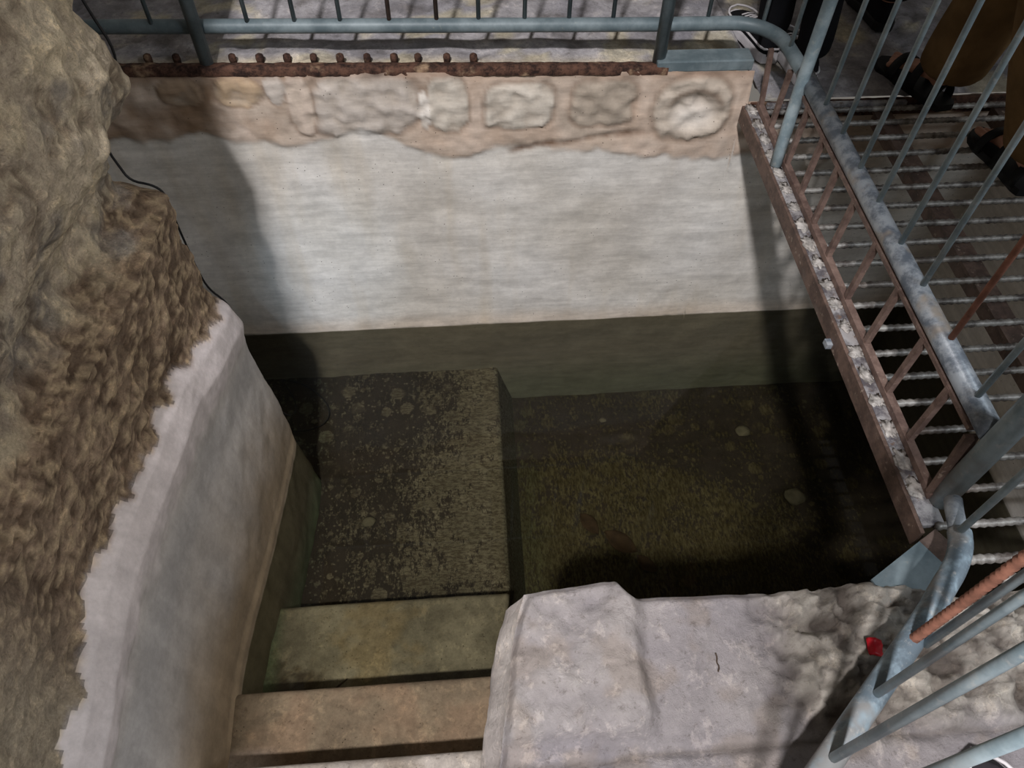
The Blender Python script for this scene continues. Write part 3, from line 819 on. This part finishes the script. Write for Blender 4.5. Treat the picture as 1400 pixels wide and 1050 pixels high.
# cable, end loose in water; along the rock it stands for a dark outline
def edge_pt(z):
    x = left_x(1.5, z); return Vector((x + .004, 1.562, z))
pts = []
for z in [.62, .5, .4, .32, .24, .16, .10, .05]:
    e = edge_pt(z); pts.append(e)
pts = [Vector((left_x(1.5, z) - .012 + .006*math.sin(z*23), 1.585, z)) for z in (.62, .52, .42, .34, .27, .20, .14, .09, .05)]
pts += [Vector((-.81, 1.575, .01)), Vector((-.76, 1.57, .0)), Vector((left_x(1.5, -.03) - .034, 1.565, -.02))]
pts += [Vector((left_x(1.5, z) - .034, 1.565, z)) for z in (-.06, -.14, -.22, -.30, -.37, -.42, -.47, -.55, -.7, -.85, -1.0)]
pts += [Vector((-.67, 1.64, -1.15)), Vector((-.72, 1.85, -1.36)), Vector((-.80, 2.0, -1.40))]
loop = [at_z(x, y, -1.408) for x, y in ((382, 520), (410, 522), (438, 540), (452, 560), (447, 578), (425, 588), (400, 590))]
q = MB(); q.tube(smooth(pts + loop, 2), .0032, 6)
tag(q.build('cable', M['black']), 'thin black cable hanging by the rock and looping in the water, continued along the rock edge as a dark outline', 'cable')

# ------------------------------------------------------------------ people (their feet and lower legs show in the photo)
def skin_mesh(name, chains, mat, parent, subd=2):
    """chains: lists of (point, radius); a chain's first point may repeat an earlier one (it is then shared)"""
    off = wloc(parent); V = []; RAD = []; E_ = []; idx = {}
    for ch in chains:
        prev = None
        for p, r in ch:
            key = tuple(round(c, 4) for c in p)
            if key not in idx: idx[key] = len(V); V.append(Vector(p) - off); RAD.append(r)
            k = idx[key]
            if prev is not None and prev != k: E_.append((prev, k))
            prev = k
    me = bpy.data.meshes.new(name); me.from_pydata([tuple(v) for v in V], E_, []); me.materials.append(mat)
    o = bpy.data.objects.new(name, me); COL.objects.link(o); o.parent = parent
    sk = o.modifiers.new('skin', 'SKIN'); sk.use_smooth_shade = True; sk.branch_smoothing = .6
    for i, r in enumerate(RAD):
        d = me.skin_vertices[0].data[i]; d.radius = (r, r) if not isinstance(r, tuple) else r; d.use_root = (i == 0)
    sb = o.modifiers.new('subd', 'SUBSURF'); sb.levels = subd; sb.render_levels = subd
    return o
W_T = [(0, .016), (.03, .026), (.1, .033), (.3, .034), (.5, .036), (.7, .047), (.85, .043), (.94, .030), (.985, .014), (1, .004)]
H_T = [(0, .055), (.06, .085), (.2, .095), (.34, .090), (.45, .078), (.6, .062), (.8, .050), (.94, .038), (1, .026)]
def foot_frame(heel, toe, z):
    h = Vector((heel[0], heel[1], z)); t = Vector((toe[0], toe[1], z)); L = (t - h).length; d = (t - h)/L
    return h, d, Vector((d.y, -d.x, 0)), L
def outline(h, d, r, k, z, n=28):
    L = d[1]; pts = []
    for i in range(n): pts.append((i/(n-1), 1))
    for i in range(n-2, 0, -1): pts.append((i/(n-1), -1))
    return [h + d[0]*(t*L) + r*(s*interp(W_T, t)*k) + Vector((0, 0, z)) for t, s in pts]
def extrude_outline(h, d, r, k, zs):
    q = MB(); rings = [outline(h, d, r, k*kk, z) for z, kk in zs]; n = len(rings[0]); vs = [p for g in rings for p in g]
    fs = [(i*n + j, i*n + (j+1) % n, (i+1)*n + (j+1) % n, (i+1)*n + j) for i in range(len(rings)-1) for j in range(n)]
    fs += [tuple(range(n-1, -1, -1)), tuple((len(rings)-1)*n + j for j in range(n))]
    q.add(vs, fs, False); return q
def sneaker(parent, heel, toe, z, upper, sole, stripe=None):
    h, d, r, L = foot_frame(heel, toe, z)
    q = MB(); rows = []
    for i in range(31):
        t = i/30; w = interp(W_T, t); H = interp(H_T, t); row = []
        for a in range(17):
            u = a/16*PI; cx = math.cos(u); sz = math.sin(u)
            x = w*math.copysign(abs(cx)**.7, cx); zz = .024 + (H - .024)*abs(sz)**.75
            row.append(h + d*(t*L) + r*x + Vector((0, 0, zz)))
        rows.append(row)
    q.grid(rows); o = q.build('shoe', upper, parent)
    extrude_outline(h - d*.006, (d, L + .012), r, 1.08, [(0.0, .97), (.008, 1.0), (.024, 1.0), (.030, .96)]).build('sole', sole, o)
    if stripe:
        g = outline(h - d*.002, (d, L + .004), r, 1.03, .046); q = MB(); q.tube(g + [g[0]], .0035, 6, False); q.build('stripe', stripe, o)
        q = MB()
        for k in range(4):
            c = h + d*(L*(.50 + .07*k)) + Vector((0, 0, interp(H_T, .50 + .07*k) + .002))
            q.tube([c - r*.02, c + Vector((0, 0, .003)), c + r*.02], .0025, 6)
        q.build('laces', stripe, o)
    return o
def sandal(parent, heel, toe, z, mat):
    h, d, r, L = foot_frame(heel, toe, z)
    o = extrude_outline(h - d*.012, (d, L + .028), r, 1.14, [(0.0, .97), (.006, 1.0), (.016, 1.0), (.021, .97)]).build('sandal', mat, parent)
    for t, zt, w in ((.70, .072, .052), (.42, .098, .042), (.12, .070, .036)):
        q = MB(); rows = []
        for e in (-.014, .014):
            row = []
            for a in range(13):
                u = a/12*PI; row.append(h + d*(t*L + e) + r*(w*math.cos(u)) + Vector((0, 0, .012 + (zt - .012)*math.sin(u)**.8)))
            rows.append(row)
        q.grid(rows); s_ = q.build('strap', mat, o); m_ = s_.modifiers.new('solid', 'SOLIDIFY'); m_.thickness = .004
    return o
def person(label, feet, z, mats, hem=.075, barefoot=False, upper_bias=(0, 0), drop=.0):
    (h0, t0), (h1, t1) = feet
    root = thing('person', label, 'person', ((h0[0] + h1[0])/2, (h0[1] + h1[1])/2, z))
    fw = (Vector((*t0, 0)) - Vector((*h0, 0)) + Vector((*t1, 0)) - Vector((*h1, 0))).normalized(); rt = Vector((fw.y, -fw.x, 0))
    c = Vector(((h0[0] + h1[0])/2 + upper_bias[0], (h0[1] + h1[1])/2 + upper_bias[1], z)) + fw*.07
    up = Vector((0, 0, 1)); pel = c + up*.93
    fz = z + (.022 if barefoot else .018)
    legs = []; tr = []
    for (hh, tt) in feet:
        h, d, r, L = foot_frame(hh, tt, fz)
        sgn = 1 if (h - c).dot(rt) > 0 else -1
        hip = pel + rt*(.085*sgn) - up*.05
        ank = h + d*.05 + up*.085
        knee = hip.lerp(ank, .52) + fw*.045
        calf = knee.lerp(ank, .35) - fw*.02
        legs.append([(pel, .12), (hip, .088), (hip.lerp(knee, .5), .074), (knee, .055), (calf, .053), (knee.lerp(ank, .8), .036), (ank, .033)])
        legs.append([(ank, .033), (h + d*.025 + up*.03, .028)])
        ball = h + d*(L*.68) + up*.026
        if barefoot: legs.append([(ank, .033), (h + d*(L*.36) + up*.052, (.032, .032)), (ball, (.030, .022))])
        else: legs.append([(ank, .033), (h + d*(L*.34) + up*.04, .02), (h + d*(L*.6) + up*.028, .014)])
        if barefoot:
            for k in range(5):
                s = (k - 1.6)*.0165*(-sgn); e = L*(.97 - .035*k)
                legs.append([(ball, (.030, .022)), (h + d*(L*.80) + r*(s*.95) + up*.018, .0115 - .0006*k), (h + d*e + r*s + up*.013, .0115 - .001*k)])

        hemp = ank + up*(.015 - drop) - d*.01
        tr.append([(pel + up*.02, .145), (hip - up*.02, .105), (hip.lerp(knee, .5), .092), (knee, hem*1.05), (knee.lerp(ank, .5), hem), (hemp + up*.06, hem*.98), (hemp, hem*.92)])
    ch = pel + up*.36; nk = pel + up*.53
    body = legs + [[(pel, .12), (pel + up*.17, .11), (ch, .13), (nk, .055), (nk + up*.06, .052), (nk + up*.13 + fw*.02, .078), (nk + up*.20 + fw*.01, .088), (nk + up*.27, .055)],
                   [(nk + up*.13 + fw*.02, .078), (nk + up*.145 + fw*.105, .014)]]
    sh = []
    for sgn in (1, -1):
        sd = ch + rt*(.17*sgn) + up*.09; el = sd + rt*(.05*sgn) - up*.29 - fw*.02; wr = el - up*.25 + fw*.05; pm = wr - up*.07 + fw*.01
        body.append([(ch, .13), (sd, .058), (sd.lerp(el, .5), .046), (el, .038), (el.lerp(wr, .4), .036), (wr, .026), (pm, (.022, .032))])
        for k in range(4):
            f0 = pm - up*.035 + fw*(.024 - .016*k); ln = (.070, .080, .075, .058)[k]
            body.append([(pm, (.022, .032)), (f0, .0095), (f0 - up*(ln*.5), .0088), (f0 - up*(ln*.9) - rt*(.015*sgn), .0075)])
        tb = wr - up*.03 + fw*.035
        body.append([(wr, .026), (tb, .011), (tb - up*.035 + fw*.012, .0095), (tb - up*.06 + fw*.006, .008)])
        sh.append([(ch, .150), (sd, .076), (sd.lerp(el, .5), .062), (sd.lerp(el, .8), .06)])
    skin_mesh('body', body, mats['skin'], root)
    skin_mesh('trousers', tr, mats['trousers'], root)
    skin_mesh('shirt', [[(ch, .150), (pel + up*.17, .135), (pel + up*.04, .150)], [(ch, .150), (nk - up*.03, .075)]] + sh, mats['shirt'], root)
    q = MB(); hc = nk + up*.205; q.blob(tuple(hc - fw*.012 + up*.02), (.094, .100, .095), 3, .12, 6); q.build('hair', M['black'], root)
    for (hh, tt) in feet:
        if barefoot: sandal(root, hh, tt, z, mats['shoe'])
        else: sneaker(root, hh, tt, z, mats['shoe'], mats['sole'], mats.get('stripe'))
    return root
SK = m_skin('skin', srgb(186, 138, 116)); WHITE = m_plain('white rubber', srgb(205, 202, 204), .6, 0, .08, 30)
BLKSHOE = m_cloth('black shoe fabric', srgb(26, 26, 29)); BLK = m_cloth('black cotton', srgb(24, 24, 27)); BRN = m_cloth('brown cotton', srgb(116, 92, 62))
GRY = m_cloth('charcoal shoe', srgb(58, 56, 60)); DRK = m_cloth('dark brown cotton', srgb(40, 34, 28)); SHIRT = m_cloth('grey shirt', srgb(110, 112, 118))
p1 = person('person in black trousers and black sneakers with white soles, beside the railing corner', [((.985, 2.17), (.935, 2.44)), ((1.062, 2.035), (1.05, 2.315))], -.098,
       dict(skin=SK, trousers=BLK, shirt=SHIRT, shoe=BLKSHOE, sole=WHITE, stripe=WHITE), .056, drop=.045)
person('person in loose brown trousers and open dark sandals, stepping across the platform', [((1.452, 1.92), (1.35, 2.165)), ((1.52, 1.53), (1.50, 1.79))], DK + .009,
       dict(skin=SK, trousers=BRN, shirt=SHIRT, shoe=M['black']), .105, True, drop=.04)
person('person in black trousers and dark shoes, farthest to the right behind the brown trousers', [((1.42, 2.34), (1.40, 2.60)), ((1.64, 2.62), (1.66, 2.88))], -.103,
       dict(skin=SK, trousers=BLK, shirt=SHIRT, shoe=BLKSHOE, sole=M['black']), .085, drop=.03)
person('person in dark trousers with a charcoal shoe just showing at the lower right corner', [((.815, -.085), (.772, .185)), ((1.06, -.16), (1.05, .11))], -.118,
       dict(skin=SK, trousers=DRK, shirt=SHIRT, shoe=GRY, sole=M['black'], stripe=WHITE), .07, upper_bias=(.08, -.05))
